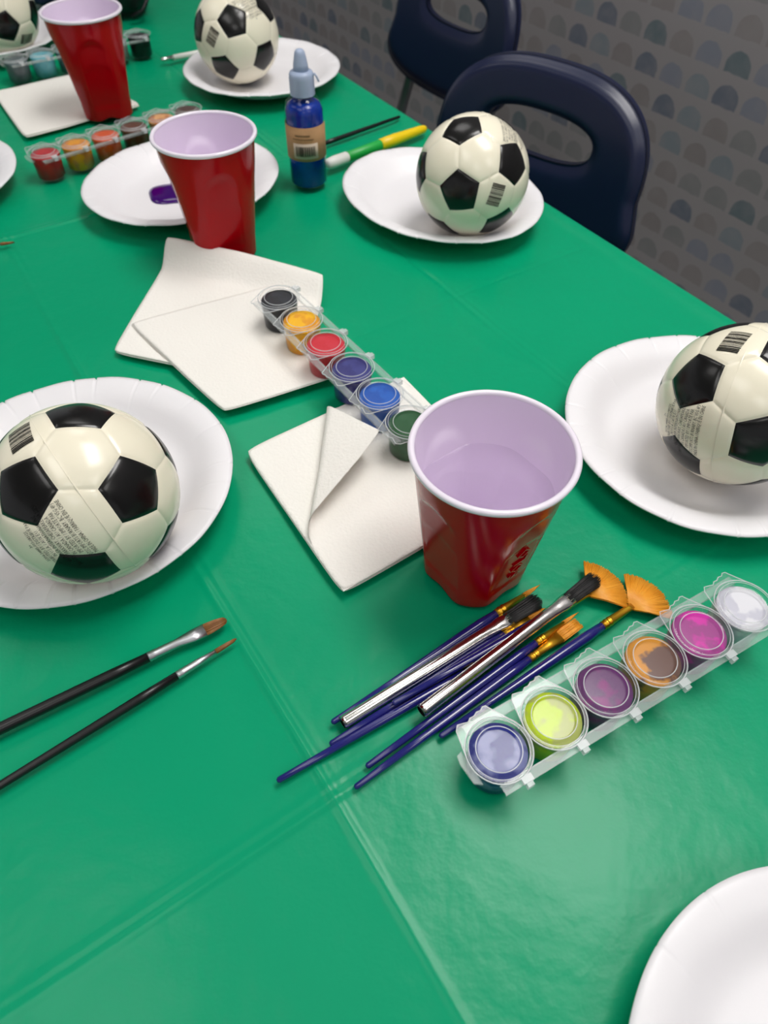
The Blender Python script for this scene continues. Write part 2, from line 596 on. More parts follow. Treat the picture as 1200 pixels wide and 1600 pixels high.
make_chair('navy plastic chair with oval handle hole, nearer one behind the ball plate', 0.307, 0.12, 0.278)
make_chair('navy plastic chair farther along the wall, cut by the top of the picture', -0.163, 0.338, 0.06)

# ------------------------------------------------------------------ paper plates
def plate_mesh(seed):
    rnd = random.Random(seed)
    n = 600
    prof = [(0.0, 0.0), (0.03, 0.0), (0.06, 0.0002), (0.072, 0.0006), (0.078, 0.0022), (0.084, 0.0062), (0.090, 0.0112), (0.095, 0.0150), (0.100, 0.0174), (0.106, 0.0189), (0.111, 0.0193), (0.1143, 0.0188)]
    pl = {}
    a = 0
    while a < n - 4:
        a += rnd.randint(14, 40)
        pl[a % n] = (rnd.uniform(0.35, 1.0), rnd.uniform(0.086, 0.100))
    dev = [0.0] * n
    for k, (d, r0) in pl.items():
        dev[k] = d
    ph = [rnd.uniform(0, 6.28) for _ in range(4)]
    V, F = [], []
    for side in (0, 1):
        for r, z in prof[1:]:
            for i in range(n):
                t = 2 * pi * i / n
                zz, rr = z, r
                if i in pl and r >= pl[i][1]:
                    w = sstep(pl[i][1] - 0.004, pl[i][1] + 0.012, r) * dev[i]
                    zz -= 0.0018 * w
                    rr -= 0.0008 * w if r > 0.11 else 0
                # panels between pleats sit slightly uneven
                if r > 0.095:
                    zz += 0.0005 * sin(5 * t + ph[0]) + 0.0007 * sin(2 * t + ph[1]) + 0.0003 * sin(17 * t + ph[2])
                V.append((rr * cos(t), rr * sin(t), zz + (0.0013 if side == 0 else 0.0)))
    R = len(prof) - 1
    V.append((0, 0, 0.0013))
    V.append((0, 0, 0.0))
    c0, c1 = len(V) - 2, len(V) - 1
    for side in (0, 1):
        o = side * R * n
        for k in range(R - 1):
            for i in range(n):
                j = (i + 1) % n
                q = (o + k * n + i, o + k * n + j, o + (k + 1) * n + j, o + (k + 1) * n + i)
                F.append(q[::-1] if side == 0 else q)
        for i in range(n):
            j = (i + 1) % n
            F.append((c0, o + i, o + j) if side == 0 else (c1, o + j, o + i))
    for i in range(n):
        j = (i + 1) % n
        a_, b_ = (R - 1) * n + i, (R - 1) * n + j
        F.append((a_, R * n + a_, R * n + b_, b_))
    return V, F
PLATES = [
    ('plate A', 0.0618, 0.7929, 1.067, 0.90, -0.727, 'white paper plate with a ball, beside the yellow marker and nearer navy chair'),
    ('plate B', -0.2316, 0.3482, 1.028, 0.992, -0.146, 'white paper plate under the large ball at the left edge'),
    ('plate C', 0.2636, 0.4136, 1.037, 0.996, 0.488, 'white paper plate under the ball at the right edge'),
    ('plate D', 0.2186, -0.0259, 1.006, 0.992, -0.687, 'empty white paper plate at the bottom right corner'),
    ('plate E', -0.2407, 0.8198, 1.015, 0.936, 0.777, 'white paper plate holding a purple paint puddle behind a red cup'),
    ('plate F', -0.1879, 1.1675, 1.019, 1.003, -0.759, 'white paper plate under the ball behind the blue glue bottle'),
    ('plate G', -0.5545, 0.8170, 1.0, 1.0, 0.3, 'white paper plate mostly cut off at the left edge beside the red paint pot'),
    ('plate H', -0.6420, 1.2960, 1.0, 1.0, 1.1, 'white paper plate under the cut off ball in the top left corner')]
plate_me = [new_mesh('paper_plate', *plate_mesh(s), True, [M['plate']]) for s in (3, 11, 29)]
for i, (_, x, y, sx, sy, rz, lb) in enumerate(PLATES):
    o = link('paper_plate', plate_me[i % 3], None, (x, y, T + 0.0006), (0, 0, rz))
    o.scale = (sx, sy, 1)
    tag(o, lb, 'plate', 'white paper plates')

pud = []
for i in range(40):
    a = 2 * pi * i / 40
    r = 0.030 + 0.004 * sin(2 * a + 1) + 0.002 * sin(5 * a)
    pud.append((r * cos(a) * 1.1, r * sin(a)))
Vp = [(0, 0, 0.0034)]
Fp = []
lev = [(0.5, 0.0033), (0.85, 0.0028), (0.97, 0.0016), (1.0, 0.0002)]
for s, z in lev:
    Vp += [(x * s, y * s, z) for x, y in pud]
for i in range(40):
    j = (i + 1) % 40
    Fp.append((0, 1 + i, 1 + j))
    for k in range(3):
        Fp.append((1 + k * 40 + i, 1 + (k + 1) * 40 + i, 1 + (k + 1) * 40 + j, 1 + k * 40 + j))
o = obj('paint_puddle', (Vp, Fp), M['purple'], None, (-0.2470, 0.8170, T + 0.0020))
tag(o, 'purple paint puddle squeezed onto the white plate behind the cup', 'paint')

# ------------------------------------------------------------------ balls
RB = 0.0591
G = (1 + 5 ** 0.5) / 2
ICO = [Vector(v).normalized() for v in [(0, s1, s2 * G) for s1 in (1, -1) for s2 in (1, -1)] + [(s1, s2 * G, 0) for s1 in (1, -1) for s2 in (1, -1)] + [(s2 * G, 0, s1) for s1 in (1, -1) for s2 in (1, -1)]]
NBR = {i: [j for j in range(12) if abs(ICO[i].dot(ICO[j]) - 0.4472) < 0.01] for i in range(12)}
def ring_about(c, pts):
    a = (pts[0] - c * pts[0].dot(c)).normalized()
    b = c.cross(a)
    return sorted(pts, key=lambda p: atan2(p.dot(b), p.dot(a)))
KP = 0.352                      # pentagon corner position along the edge between neighbours
def corner(i, j):
    return (ICO[i] * (1 - KP) + ICO[j] * KP)
panels = []
for i in range(12):
    panels.append(('black_panel', ICO[i], ring_about(ICO[i], [corner(i, j) for j in NBR[i]])))
done = set()
for i in range(12):
    for j in NBR[i]:
        for k in NBR[i]:
            if k in NBR[j] and tuple(sorted((i, j, k))) not in done:
                done.add(tuple(sorted((i, j, k))))
                c = (ICO[i] + ICO[j] + ICO[k]).normalized()
                panels.append(('white_panel', c, ring_about(c, [corner(i, j), corner(j, i), corner(j, k), corner(k, j), corner(k, i), corner(i, k)])))
def panel_mesh(name, c, poly):
    nb = len(poly)
    m = 10
    cc = sum(poly, Vector()) / nb
    V, F, idx = [], [], {}
    rings = [0.0, 0.2, 0.4, 0.58, 0.74, 0.86, 0.93, 0.965, 0.985, 1.0]
    V.append(c * (RB * 1.0))
    for k in rings[1:]:
        for e in range(nb):
            for s in range(m):
                p = poly[e].lerp(poly[(e + 1) % nb], s / m)
                d = cc.lerp(p, k).normalized()
                groove = 0.00055 * sstep(0.88, 1.0, k)
                puff = 0.0004 * (1 - k * k)
                V.append(d * (RB - groove + puff - 0.0002))
    n = nb * m
    R = len(rings) - 1
    for i in range(n):
        F.append((0, 1 + i, 1 + (i + 1) % n))
    for k in range(R - 1):
        for i in range(n):
            j = (i + 1) % n
            F.append((1 + k * n + i, 1 + (k + 1) * n + i, 1 + (k + 1) * n + j, 1 + k * n + j))
    return new_mesh(name, V, F, True, [M['ball_black' if name.startswith('black') else 'ball_white']])
PANEL_ME = [(nm, panel_mesh(nm, c, poly)) for nm, c, poly in panels]

def frame(c, right):
    c = Vector(c).normalized()
    r = Vector(right)
    r = (r - c * r.dot(c)).normalized()
    u = c.cross(r)
    return c, r, u
def wrap(c, r, u, x, y, h):
    p = c * RB + r * x + u * y
    return p.normalized() * (RB + h)
def text_mesh(lines, size, spacing, xs=0.58, thin=-0.00002):
    """the built-in font turned into flat mesh data"""
    V, F = [], []
    for k, (ln, ox) in enumerate(lines):
        cu_ = bpy.data.curves.new('print', 'FONT')
        cu_.body = ln
        cu_.size = size
        cu_.align_x = 'CENTER'
        cu_.resolution_u = 1
        cu_.offset = thin
        ob = bpy.data.objects.new('print', cu_)
        COL.objects.link(ob)
        dg = bpy.context.evaluated_depsgraph_get()
        me = bpy.data.meshes.new_from_object(ob.evaluated_get(dg))
        b = len(V)
        V += [(v.co.x * xs + ox, v.co.y - k * spacing) for v in me.vertices]
        F += [tuple(i + b for i in p.vertices) for p in me.polygons]
        bpy.data.objects.remove(ob)
        bpy.data.curves.remove(cu_)
        bpy.data.meshes.remove(me)
    return V, F
LINES = [('3+', 0.002), ('35394-14885-001-083125', 0), ('DISTRIBUTED BY / DISTRIBUÉ PAR', 0), ('IN U.S.A. / AUX É.U.', 0), ('GREENBRIER INTERNATIONAL, INC.', 0), ('500 VOLVO PARKWAY, CHESAPEAKE, VA 23320', 0), ('IN CANADA / AU CANADA', 0), ('IMPORTED BY / IMPORTÉ PAR', 0), ('DTSC IMPORTS BURNABY, BC V5G 4P3', 0), ('MADE IN CHINA / FABRIQUÉ EN CHINE', 0)]
tv, tf = text_mesh(LINES, 0.0040, 0.0036)
c_, r_, u_ = frame((-0.44, 0.156, 0.885), (0.18, 0.108, 0.045))
TEXT_ME = new_mesh('printed_text', [wrap(c_, r_, u_, x, y + 0.0225, 0.00045) for x, y in tv], tf, False, [M['print']])
def barcode_mesh():
    c, r, u = frame((0.56, 0.55, 0.62), (0.058, -0.095, 0.022))
    rnd = random.Random(5)
    V, F = [], []
    # bars run along "right", stacked along "up"
    y = -0.0105
    while y < 0.0105:
        w = rnd.choice((0.0003, 0.0005, 0.0009))
        b = len(V)
        m = 6
        for s in range(m + 1):
            x = -0.0075 + 0.0150 * s / m
            V.append(wrap(c, r, u, x, y, 0.00045))
            V.append(wrap(c, r, u, x, min(y + w, 0.0108), 0.00045))
        for s in range(m):
            F.append((b + 2 * s, b + 2 * s + 2, b + 2 * s + 3, b + 2 * s + 1))
        y += w + rnd.choice((0.0003, 0.0004, 0.0007))
    return new_mesh('barcode', V, F, False, [M['print']])
BAR_ME = barcode_mesh()
def seam_mesh():
    n = Vector((0.52, -0.855, 0.01)).normalized()
    a = n.orthogonal().normalized()
    b = n.cross(a)
    V, F = [], []
    for i in range(96):
        t = 2 * pi * i / 96
        d = a * cos(t) + b * sin(t)
        for dr, dn in ((-0.001, -0.0007), (0.00028, 0.0), (-0.001, 0.0007)):
            V.append(d * (RB + dr + 0.0002) + n * dn)
    for i in range(96):
        j = (i + 1) % 96
        for k in range(2):
            F.append((i * 3 + k, j * 3 + k, j * 3 + k + 1, i * 3 + k + 1))
    return new_mesh('mould_seam', V, F, True, [M['ball_white']])
SEAM_ME = seam_mesh()
BALLS = [
    (0.0892, 0.7406, (0.5076, 0.0412, 0.2638, -0.8192), 'black and white foam soccer ball on the plate near the nearer navy chair'),
    (-0.1951, 0.2967, (0.6057, 0.3306, -0.1257, 0.7128), 'large looking foam soccer ball on the plate at the left edge, print facing up'),
    (0.2629, 0.3890, (0.8278, 0.2711, -0.4340, 0.2302), 'foam soccer ball cut by the right edge of the picture'),
    (-0.2168, 1.1550, (0.1360, 0.0594, 0.2174, -0.9647), 'foam soccer ball cut by the top edge, behind the blue glue bottle'),
    (-0.5950, 1.2500, (0.4814, 0.6921, 0.4576, -0.2828), 'foam soccer ball mostly cut off in the top left corner')]
for x, y, qt, lb in BALLS:
    t = thing('soccer_ball', lb, 'ball', (x, y, T + 0.0026), 0, 'foam soccer balls')
    t.location.z += RB
    t.rotation_mode = 'QUATERNION'
    t.rotation_quaternion = Quaternion(qt).normalized()
    for nm, me in PANEL_ME:
        link(nm, me, t)
    link('printed_text', TEXT_ME, t)
    link('barcode', BAR_ME, t)
    link('mould_seam', SEAM_ME, t)

# ------------------------------------------------------------------ red cups
CH = 0.1206
def cup_r(th, z, inset=0.0):
    cone = lerp_table([(0, 0.0350), (0.02, 0.0366), (0.092, 0.0450), (0.105, 0.0464), (0.1206, 0.0478)], z)
    # four flat sides, each an arch-topped panel
    best = cone
    f = (th - FACE0) % (pi / 2) - pi / 4
    flat = lerp_table([(0, 0.0316), (0.02, 0.0332), (0.09, 0.0420), (0.12, 0.0445)], z) / cos(f)
    top = 0.097 - 0.030 * (abs(f) / 0.62) ** 2.2
    w = 1 - sstep(top - 0.006, top + 0.003, z)
    sm = cone - 0.0009 * math.log1p(math.exp(min(50, (cone - flat) / 0.0009)))
    best = sm * w + cone * (1 - w)
    # grip recess inside each flat side
    y = flat * sin(f)
    g = sstep(0.0175, 0.0160, abs(y)) * sstep(0.016, 0.0185, z) * (1 - sstep(0.066 - 20 * y * y, 0.069 - 20 * y * y, z))
    best -= 0.0006 * g
    return best - inset
FACE0 = 0.0
def cup_shell(inset, zlist, n, outside):
    V, F = [], []
    for z in zlist:
        for i in range(n):
            th = 2 * pi * i / n
            r = cup_r(th, z, inset)
            zz = z
            if outside and z < 0.02:
                f = (th - FACE0) % (pi / 2) - pi / 4
                zz = z + 0.0036 * (cos(f * 2.0) ** 6) * (1 - z / 0.02)
            V.append((r * cos(th), r * sin(th), zz))
    for k in range(len(zlist) - 1):
        for i in range(n):
            j = (i + 1) % n
            q = (k * n + i, k * n + j, (k + 1) * n + j, (k + 1) * n + i)
            F.append(q if outside else q[::-1])
    return V, F
def make_cup_meshes():
    n = 192
    zo = [0.0, 0.0015, 0.004, 0.008, 0.012] + [0.015 + 0.0025 * i for i in range(41)] + [0.1185]
    V, F = cup_shell(0.0, zo, n, True)
    # rounded foot and closed underside
    b = len(V)
    for i in range(n):
        x, y, z = V[i]
        V.append((x * 0.93, y * 0.93, z - 0.0002))
    V.append((0, 0, 0.006))
    for i in range(n):
        j = (i + 1) % n
        F.append((i, b + i, b + j, j))
        F.append((b + i, b + n, b + j))
    outer = new_mesh('cup_body', V, F, True, [M['cup_red']])
    zi = [0.008 + 0.0025 * i for i in range(45)] + [0.1195]
    V, F = cup_shell(0.0009, zi, n, False)
    c = len(V)
    V.append((0, 0, 0.0075))
    for i in range(n):
        F.append((i, (i + 1) % n, c))
    inner = new_mesh('inner_lining', V, F, True, [M['cup_white']])
    # rolled rim
    V, F = [], []
    for i in range(n):
        t = 2 * pi * i / n
        for k in range(12):
            a = 2 * pi * k / 12
            rr = 0.0486 + 0.0021 * cos(a)
            V.append((rr * cos(t), rr * sin(t), CH - 0.0017 + 0.0021 * sin(a)))
    for i in range(n):
        for k in range(12):
            F.append((i * 12 + k, ((i + 1) % n) * 12 + k, ((i + 1) % n) * 12 + (k + 1) % 12, i * 12 + (k + 1) % 12))
    rim = new_mesh('rim', V, F, True, [M['cup_rim']])
    # raised word on one flat side, reading up the side
    tv, tf = text_mesh([('SOLO', 0)], 0.015, 0.01, 0.86, 0.0)
    a0 = -pi / 4
    V = []
    for x, y in tv:
        z = 0.044 + x * 1.1
        yy = y - 0.0055
        th = a0 - atan2(yy, 0.035)
        r = cup_r(th, z) + 0.0012
        V.append((r * cos(th), r * sin(th), z))
    nb = len(V)
    V += [(x * 0.95, y * 0.95, z) for x, y, z in V]
    use = {}
    for f in tf:
        for a, b in zip(f, f[1:] + f[:1]):
            use[(a, b)] = use.get((a, b), 0) + 1
    tf = list(tf) + [(b, a, nb + a, nb + b) for a, b in use if (b, a) not in use]
    emb = new_mesh('embossed_word', V, tf, False, [M['cup_red']])
    wr = []
    for i in range(96):
        th = 2 * pi * i / 96
        wr.append((cup_r(th, 0.080, 0.001), th))
    V = [(0, 0, 0.080)] + [(r * k * cos(t), r * k * sin(t), 0.080 + (0.0004 if k == 1 else 0)) for k in (0.96, 1.0) for r, t in wr]
    F = [(0, 1 + i, 1 + (i + 1) % 96) for i in range(96)] + [(1 + i, 97 + i, 97 + (i + 1) % 96, 1 + (i + 1) % 96) for i in range(96)]
    water = new_mesh('water', V, F, True, [M['water']])
    return outer, inner, rim, emb, water
CUP = make_cup_meshes()
CUPS = [
    (0.06395, 0.28583, 0.0, -0.12, 'red plastic cup with white inside, largest and nearest, beside the brush bundle'),
    (-0.17572, 0.69950, 0.0, -0.38, 'red plastic cup in front of the plate with purple paint'),
    (-0.38882, 1.04429, 0.0025, -0.43, 'red plastic cup standing on a napkin at the top left')]
for k, (x, y, z, rz, lb) in enumerate(CUPS):
    t = thing('plastic_cup', lb, 'cup', (x, y, T + z), rz, 'red plastic cups')
    for nm, me in zip(('cup_body', 'inner_lining', 'rim', 'embossed_word'), CUP):
        if nm != 'embossed_word' or k == 0:      # only the nearest cup turns its word to the viewer
            link(nm, me, t)
    if k == 0:
        o = link('water', CUP[4], None, (x, y, T + z), (0, 0, rz))
        tag(o, 'clear water inside the nearest red cup', 'water')

# ------------------------------------------------------------------ napkins
def napkin_patch(P, z0, th, seed, wav=0.0008, nn=48, layers=3, lift=0.0):
    """quad P1..P4 (P1-P2 top edge, P4-P3 bottom edge) as a soft stack of plies with rounded corners"""
    rnd = random.Random(seed)
    P = [Vector((p[0], p[1], 0)) for p in P]
    V, F = [], []
    off = Vector((rnd.random() * 9, rnd.random() * 9, 0))
    for L in range(layers):
        zb = z0 + th * L / layers
        zt = z0 + th * (L + 0.85) / layers
        ins = 0.004 * (rnd.random())
        sh = Vector((rnd.uniform(-0.0015, 0.0015), rnd.uniform(-0.0015, 0.0015), 0))
        b = len(V)
        for side in (0, 1):
            for i in range(nn + 1):
                for j in range(nn + 1):
                    a, c = 2 * i / nn - 1, 2 * j / nn - 1
                    # rounded corners: squash the square a little near corners
                    q = 0.012 * (abs(a) ** 10) * (abs(c) ** 10)
                    s, t = 0.5 + 0.5 * a * (1 - q * 2 - ins), 0.5 + 0.5 * c * (1 - q * 2 - ins)
                    p = (P[0] * (1 - s) + P[1] * s) * (1 - t) + (P[3] * (1 - s) + P[2] * s) * t
                    e = 1 + 0.004 * noise.noise(p * 30 + off)
                    p = p + sh
                    z = (zt if side == 0 else zb) + wav * (0.6 + noise.noise(p * 22 + off)) + 0.0012 * (max(abs(a), abs(c)) ** 8) * (0.5 + noise.noise(p * 14 + off * 2)) * (L + 1) / layers + lift * sstep(-0.62, -1.0, c) * (1.0 - 0.35 * sstep(-0.2, 1.0, a))
                    V.append((p.x * e if False else p.x, p.y, max(z, 0.0004)))
        m_ = (nn + 1) ** 2
        for side in (0, 1):
            for i in range(nn):
                for j in range(nn):
                    q = (b + side * m_ + i * (nn + 1) + j, b + side * m_ + i * (nn + 1) + j + 1, b + side * m_ + (i + 1) * (nn + 1) + j + 1, b + side * m_ + (i + 1) * (nn + 1) + j)
                    F.append(q if side == 0 else q[::-1])
        edge = [i * (nn + 1) for i in range(nn + 1)] + [nn * (nn + 1) + j for j in range(1, nn + 1)] + [i * (nn + 1) + nn for i in range(nn - 1, -1, -1)] + [j for j in range(nn - 1, 0, -1)]
        for a, c in zip(edge, edge[1:] + edge[:1]):
            F.append((b + a, b + c, b + m_ + c, b + m_ + a))
    return V, F
def napkin(P, z0, th, seed, label, lift=0.0):
    c = sum((Vector((p[0], p[1], 0)) for p in P), Vector()) / 4
    loc = Vector((c.x, c.y, T))
    vf = napkin_patch([(p[0] - c.x, p[1] - c.y) for p in P], z0, th, seed, lift=lift)
    o = obj('napkin', vf, M['napkin'], None, loc)
    tag(o, label, 'napkin', 'white paper napkins')
    return o
napkin([(-0.2290, 0.6830), (-0.0625, 0.6285), (-0.076, 0.470), (-0.2502, 0.5171)], 0.0004, 0.0016, 1, 'white paper napkin underneath another napkin, its edge bent up against a red cup', 0.019)
napkin([(-0.2445, 0.5579), (-0.098, 0.6330), (-0.040, 0.4860), (-0.1363, 0.4371)], 0.0030, 0.0016, 2, 'white paper napkin on top of another, under the black paint pot')
napkin([(-0.572, 1.106), (-0.470, 1.180), (-0.349, 1.066), (-0.4774, 0.9594)], 0.0004, 0.0018, 3, 'white paper napkin under the farthest red cup')
# front napkin: lower plies plus a top ply whose corner curls back
P1, P2, P4 = Vector((-0.1115, 0.3936, 0)), Vector((0.0164, 0.4851, 0)), Vector((-0.0271, 0.2602, 0))
P3 = P2 + P4 - P1
t = thing('napkin', 'white paper napkin stack with one corner curled back beside the nearest cup', 'napkin', (P1.x, P1.y, T), 0, 'white paper napkins')
vf = napkin_patch([(p.x - P1.x, p.y - P1.y) for p in (P1, P2, P3, P4)], 0.0004, 0.0030, 4, wav=0.0004, layers=4)
obj('lower_plies', vf, M['napkin'], t)
sh_ = (P2 - P1)
th_ = (P4 - P1)
LS, LT = sh_.length, th_.length
sh_, th_ = sh_.normalized(), th_.normalized()
def curl_ply():
    nn = 90
    A_, B_ = 0.090, 0.118
    nrm = Vector((1 / A_, 1 / B_))
    h = 1 / nrm.length
    nrm = nrm.normalized()
    along = Vector((-nrm.y, nrm.x))
    V, F = [], []
    for side in (0, 1):
        for i in range(nn + 1):
            for j in range(nn + 1):
                s, t_ = i / nn * LS, j / nn * LT
                d = h - (s * nrm.x + t_ * nrm.y)
                k = s * along.x + t_ * along.y
                z = 0.0038
                R = 0.0075 + 0.05 * max(0, -k + 0.02) * 0.6
                R = max(0.0065, min(R, 0.012))
                w = d if d < 0 else 0
                nz_, nx = 1.0, 0.0
                if d > 0:
                    a = min(d / R, 2.6)
                    w = R * sin(a)
                    z += R * (1 - cos(a))
                    rest = d - R * a
                    if rest > 0:
                        w += rest * cos(a)
                        z += rest * sin(a) * 0.55
                    nz_, nx = cos(a), -sin(a)
                base = nrm * (h - w) + along * k
                th2 = 0.0004 * side
                p = sh_ * (base.x + nrm.x * nx * th2 * -1) + th_ * (base.y + nrm.y * nx * th2 * -1)
                V.append((p.x, p.y, max(z + nz_ * th2, 0.0037)))
    m_ = (nn + 1) ** 2
    for side in (0, 1):
        for i in range(nn):
            for j in range(nn):
                q = (side * m_ + i * (nn + 1) + j, side * m_ + i * (nn + 1) + j + 1, side * m_ + (i + 1) * (nn + 1) + j + 1, side * m_ + (i + 1) * (nn + 1) + j)
                F.append(q if side else q[::-1])
    return V, F
obj('curled_ply', curl_ply(), M['napkin'], t)

# ------------------------------------------------------------------ paint pot strips
PH = 0.0285
POT_ME = new_mesh('pot', *lathe([(0.0150, 0.0), (0.0160, 0.0008), (0.0168, 0.018), (0.0172, PH - 0.003), (0.0188, PH - 0.0026), (0.0192, PH - 0.0016), (0.0188, PH - 0.0008), (0.0176, PH - 0.0008)], 40, True, False), True, [M['pot_shell']])
def ring(r, z, w, n=40, m=6):
    V, F = [], []
    for i in range(n):
        t = 2 * pi * i / n
        for k in range(m):
            q = 2 * pi * k / m
            V.append(((r + w * cos(q)) * cos(t), (r + w * cos(q)) * sin(t), z + w * sin(q)))
    for i in range(n):
        for k in range(m):
            F.append((i * m + k, ((i + 1) % n) * m + k, ((i + 1) % n) * m + (k + 1) % m, i * m + (k + 1) % m))
    return V, F
def lid_mesh():
    """clear disc with a pressed ring and a notched tab; pale edge and ring tubes paint in highlights, the hinge is pale too"""
    prof = [(0.0118, PH - 0.0006), (0.0126, PH + 0.0012), (0.0140, PH + 0.0016), (0.0150, PH + 0.0004), (0.0160, PH + 0.0002), (0.0168, PH + 0.0016), (0.0184, PH + 0.0016), (0.0192, PH + 0.0006)]
    disc = lathe(prof, 48, True, False)
    pts = []
    for k in range(13):                       # along the rim of the disc
        an = pi * (0.94 - 0.80 * k / 12)
        pts.append((0.0190 * cos(an), 0.0190 * sin(an)))
    end = [(0.0088, 0.0225), (0.0078, 0.0246), (0.0056, 0.0250), (0.0036, 0.0236), (0.0010, 0.0240), (-0.0016, 0.0226), (-0.0042, 0.0228), (-0.0064, 0.0212), (-0.0092, 0.0220), (-0.0128, 0.0228), (-0.0152, 0.0200)]
    tabm = prism(pts + end, PH + 0.0004, PH + 0.0010)
    clear = join(disc, tabm)
    line = [(pts[-1][0], pts[-1][1], PH + 0.0008)] + [(x, y, PH + 0.0008) for x, y in end] + [(pts[0][0], pts[0][1], PH + 0.0008)]
    glints_and_hinge = join(ring(0.0130, PH + 0.0013, 0.00035), ring(0.0190, PH + 0.0008, 0.00045), ring(0.0170, PH + 0.0016, 0.00022), tube(line, 0.00038, 6),
                   box(0.001, 0.0075, -0.0225, -0.0185, PH - 0.0008, PH + 0.0012), box(0.0022, 0.0062, -0.0248, -0.0225, PH - 0.0034, PH + 0.0006))
    V, F = join(clear, glints_and_hinge)
    return V, F, [0] * len(clear[1]) + [1] * len(glints_and_hinge[1])
M['glint'] = clear_plastic('lid_edge_glint', srgb(236, 240, 242), 0.40, 0.2, 0.5)  # pale colour paints in highlights along lid edges and rings
lv, lf_, lm_ = lid_mesh()
LID_ME = new_mesh('lid', lv, lf_, False, [M['lid'], M['glint']], lm_)
PAINT_ME = {}
def paint(colour, smear_or_glare=None, sc=70, off=0.0):
    key = (colour, smear_or_glare, sc, off)
    if key not in PAINT_ME:
        if smear_or_glare:
            m = mat('pot_paint', srgb(*colour), 0.35, spec=0.2, vary=(sc, srgb(*smear_or_glare), 0.03, off))
        else:
            m = mat('pot_paint', srgb(*colour), 0.3, spec=0.5)
        PAINT_ME[key] = new_mesh('paint', *lathe([(0.0144, 0.0008), (0.0154, 0.0012), (0.0163, 0.018), (0.0167, PH - 0.0032), (0.0164, PH - 0.0022), (0.011, PH - 0.0016)], 40), True, [m])
    return PAINT_ME[key]
def strip(p0, p1, z, paints, label, tilt=0.0):
    a, b = Vector((p0[0], p0[1], 0)), Vector((p1[0], p1[1], 0))
    d = b - a
    t = thing('paint_pot_strip', label, 'paint pots', (a.x, a.y, T + z), atan2(d.y, d.x), 'six pot paint strips')
    t.rotation_euler.y = tilt
    sp = d.length / 5
    rl = join(box(-0.010, 5 * sp + 0.010, -0.0030, 0.0030, -0.0006, 0.0002), box(-0.010, 5 * sp + 0.010, -0.0030, -0.0025, -0.0022, -0.0006), box(-0.010, 5 * sp + 0.010, 0.0025, 0.0030, -0.0022, -0.0006))
    for s in (-1, 1):
        obj('rail', shift(rl, (0, s * 0.0188, PH - 0.0022)), M['rail'], t, smooth=False)
    obj('end_tab', prism([(-0.0175, -0.011), (-0.0215, -0.008), (-0.0225, 0.004), (-0.0215, 0.009), (-0.0180, 0.010)], PH - 0.004, PH - 0.002), M['rail'], t, smooth=False)
    for i, pc in enumerate(paints):
        po = link('pot', POT_ME, t, (i * sp, 0, 0))
        link('paint', paint(*pc), po)
        link('lid', LID_ME, po)
    return t
strip((0.0193, 0.3967), (-0.0994, 0.5603), 0.0046, [((30, 84, 44), (44, 92, 56)), ((22, 84, 176), (30, 96, 190)), ((46, 44, 116), (58, 60, 130)), ((206, 30, 48), (208, 44, 60)), ((246, 186, 0), (230, 156, 14)), ((28, 29, 34), (38, 40, 48))], 'paint strip of green, blue, violet, red, yellow and black pots lying on napkins')
strip((0.0650, 0.1423), (0.2309, 0.2367), 0.0, [((30, 40, 128), (120, 126, 176), 45, 0.31), ((192, 218, 10), (176, 186, 96), 55, 0.93), ((130, 20, 114), (98, 44, 104), 50, 0.57), ((212, 144, 44), (104, 74, 64), 55, 0.20), ((212, 44, 168), (160, 62, 138), 50, 0.77), ((228, 228, 234), (202, 202, 214), 50, 0.45)], 'paint strip of navy, lime, purple, ochre, magenta and white pots beside the brush bundle')  # navy pot's pale second tone paints in the glare on its lid
strip((-0.4122, 0.8613), (-0.2642, 0.9891), 0.0, [((186, 16, 28), (170, 26, 40)), ((226, 152, 20), (206, 130, 60)), ((208, 82, 26), (214, 96, 66)), ((84, 48, 26), (94, 62, 48)), ((226, 168, 110), (190, 120, 76)), ((78, 52, 44), (92, 66, 60))], 'paint strip of red, amber, orange and brown pots behind the purple paint plate')
strip((-0.5486, 1.1585), (-0.3923, 1.2657), 0.0, [((84, 96, 100), (92, 104, 108)), ((96, 172, 186), (110, 182, 194)), ((60, 96, 100), (78, 110, 112)), ((120, 110, 104), (110, 104, 98)), ((150, 150, 150), (140, 140, 140)), ((14, 14, 15), (20, 20, 22))], 'paint strip of grey, pale teal and black pots passing behind the farthest red cup')

# ------------------------------------------------------------------ brushes
def strands(x0, x1, ry, rz, tipf, n, rad, zo=0.0, seed=0, droop=0.0):
    """many fine hairs from x0 to x1; tipf(a, b) -> (y factor, z factor, length factor)"""
    rnd = random.Random(seed)
    V, F = [], []
    for _ in range(n):
        a, b = rnd.uniform(-1, 1), rnd.uniform(-1, 1)
        if a * a + b * b > 1:
            k = 1 / sqrt(a * a + b * b)
            a, b = a * k * 0.95, b * k * 0.95
        ky, kz, kl = tipf(a, b)
        kl *= rnd.uniform(0.94, 1.0)
        pts = []
        for s in (0.0, 0.35, 0.7, 1.0):
            x = x0 + (x1 - x0) * s * kl
            f = s * s
            y = ry * a * (1 + (ky - 1) * f)
            z = zo + rz * b * (1 + (kz - 1) * f) - droop * f
            pts.append((x, y, z))
        vf = tube(pts, [rad, rad, rad * 0.85, rad * 0.35], 4)
        o = len(V)
        V += vf[0]
        F += [tuple(i + o for i in q) for q in vf[1]]
    return V, F
def place(t, tail, tip, z0, z1):
    a = Vector((tail[0], tail[1], T + z0))
    b = Vector((tip[0], tip[1], T + z1))
    d = b - a
    t.location = a
    t.rotation_euler = (0, -math.asin(d.z / d.length), atan2(d.y, d.x))
    return d.length
BL = 'craft paint brushes in the bundle'
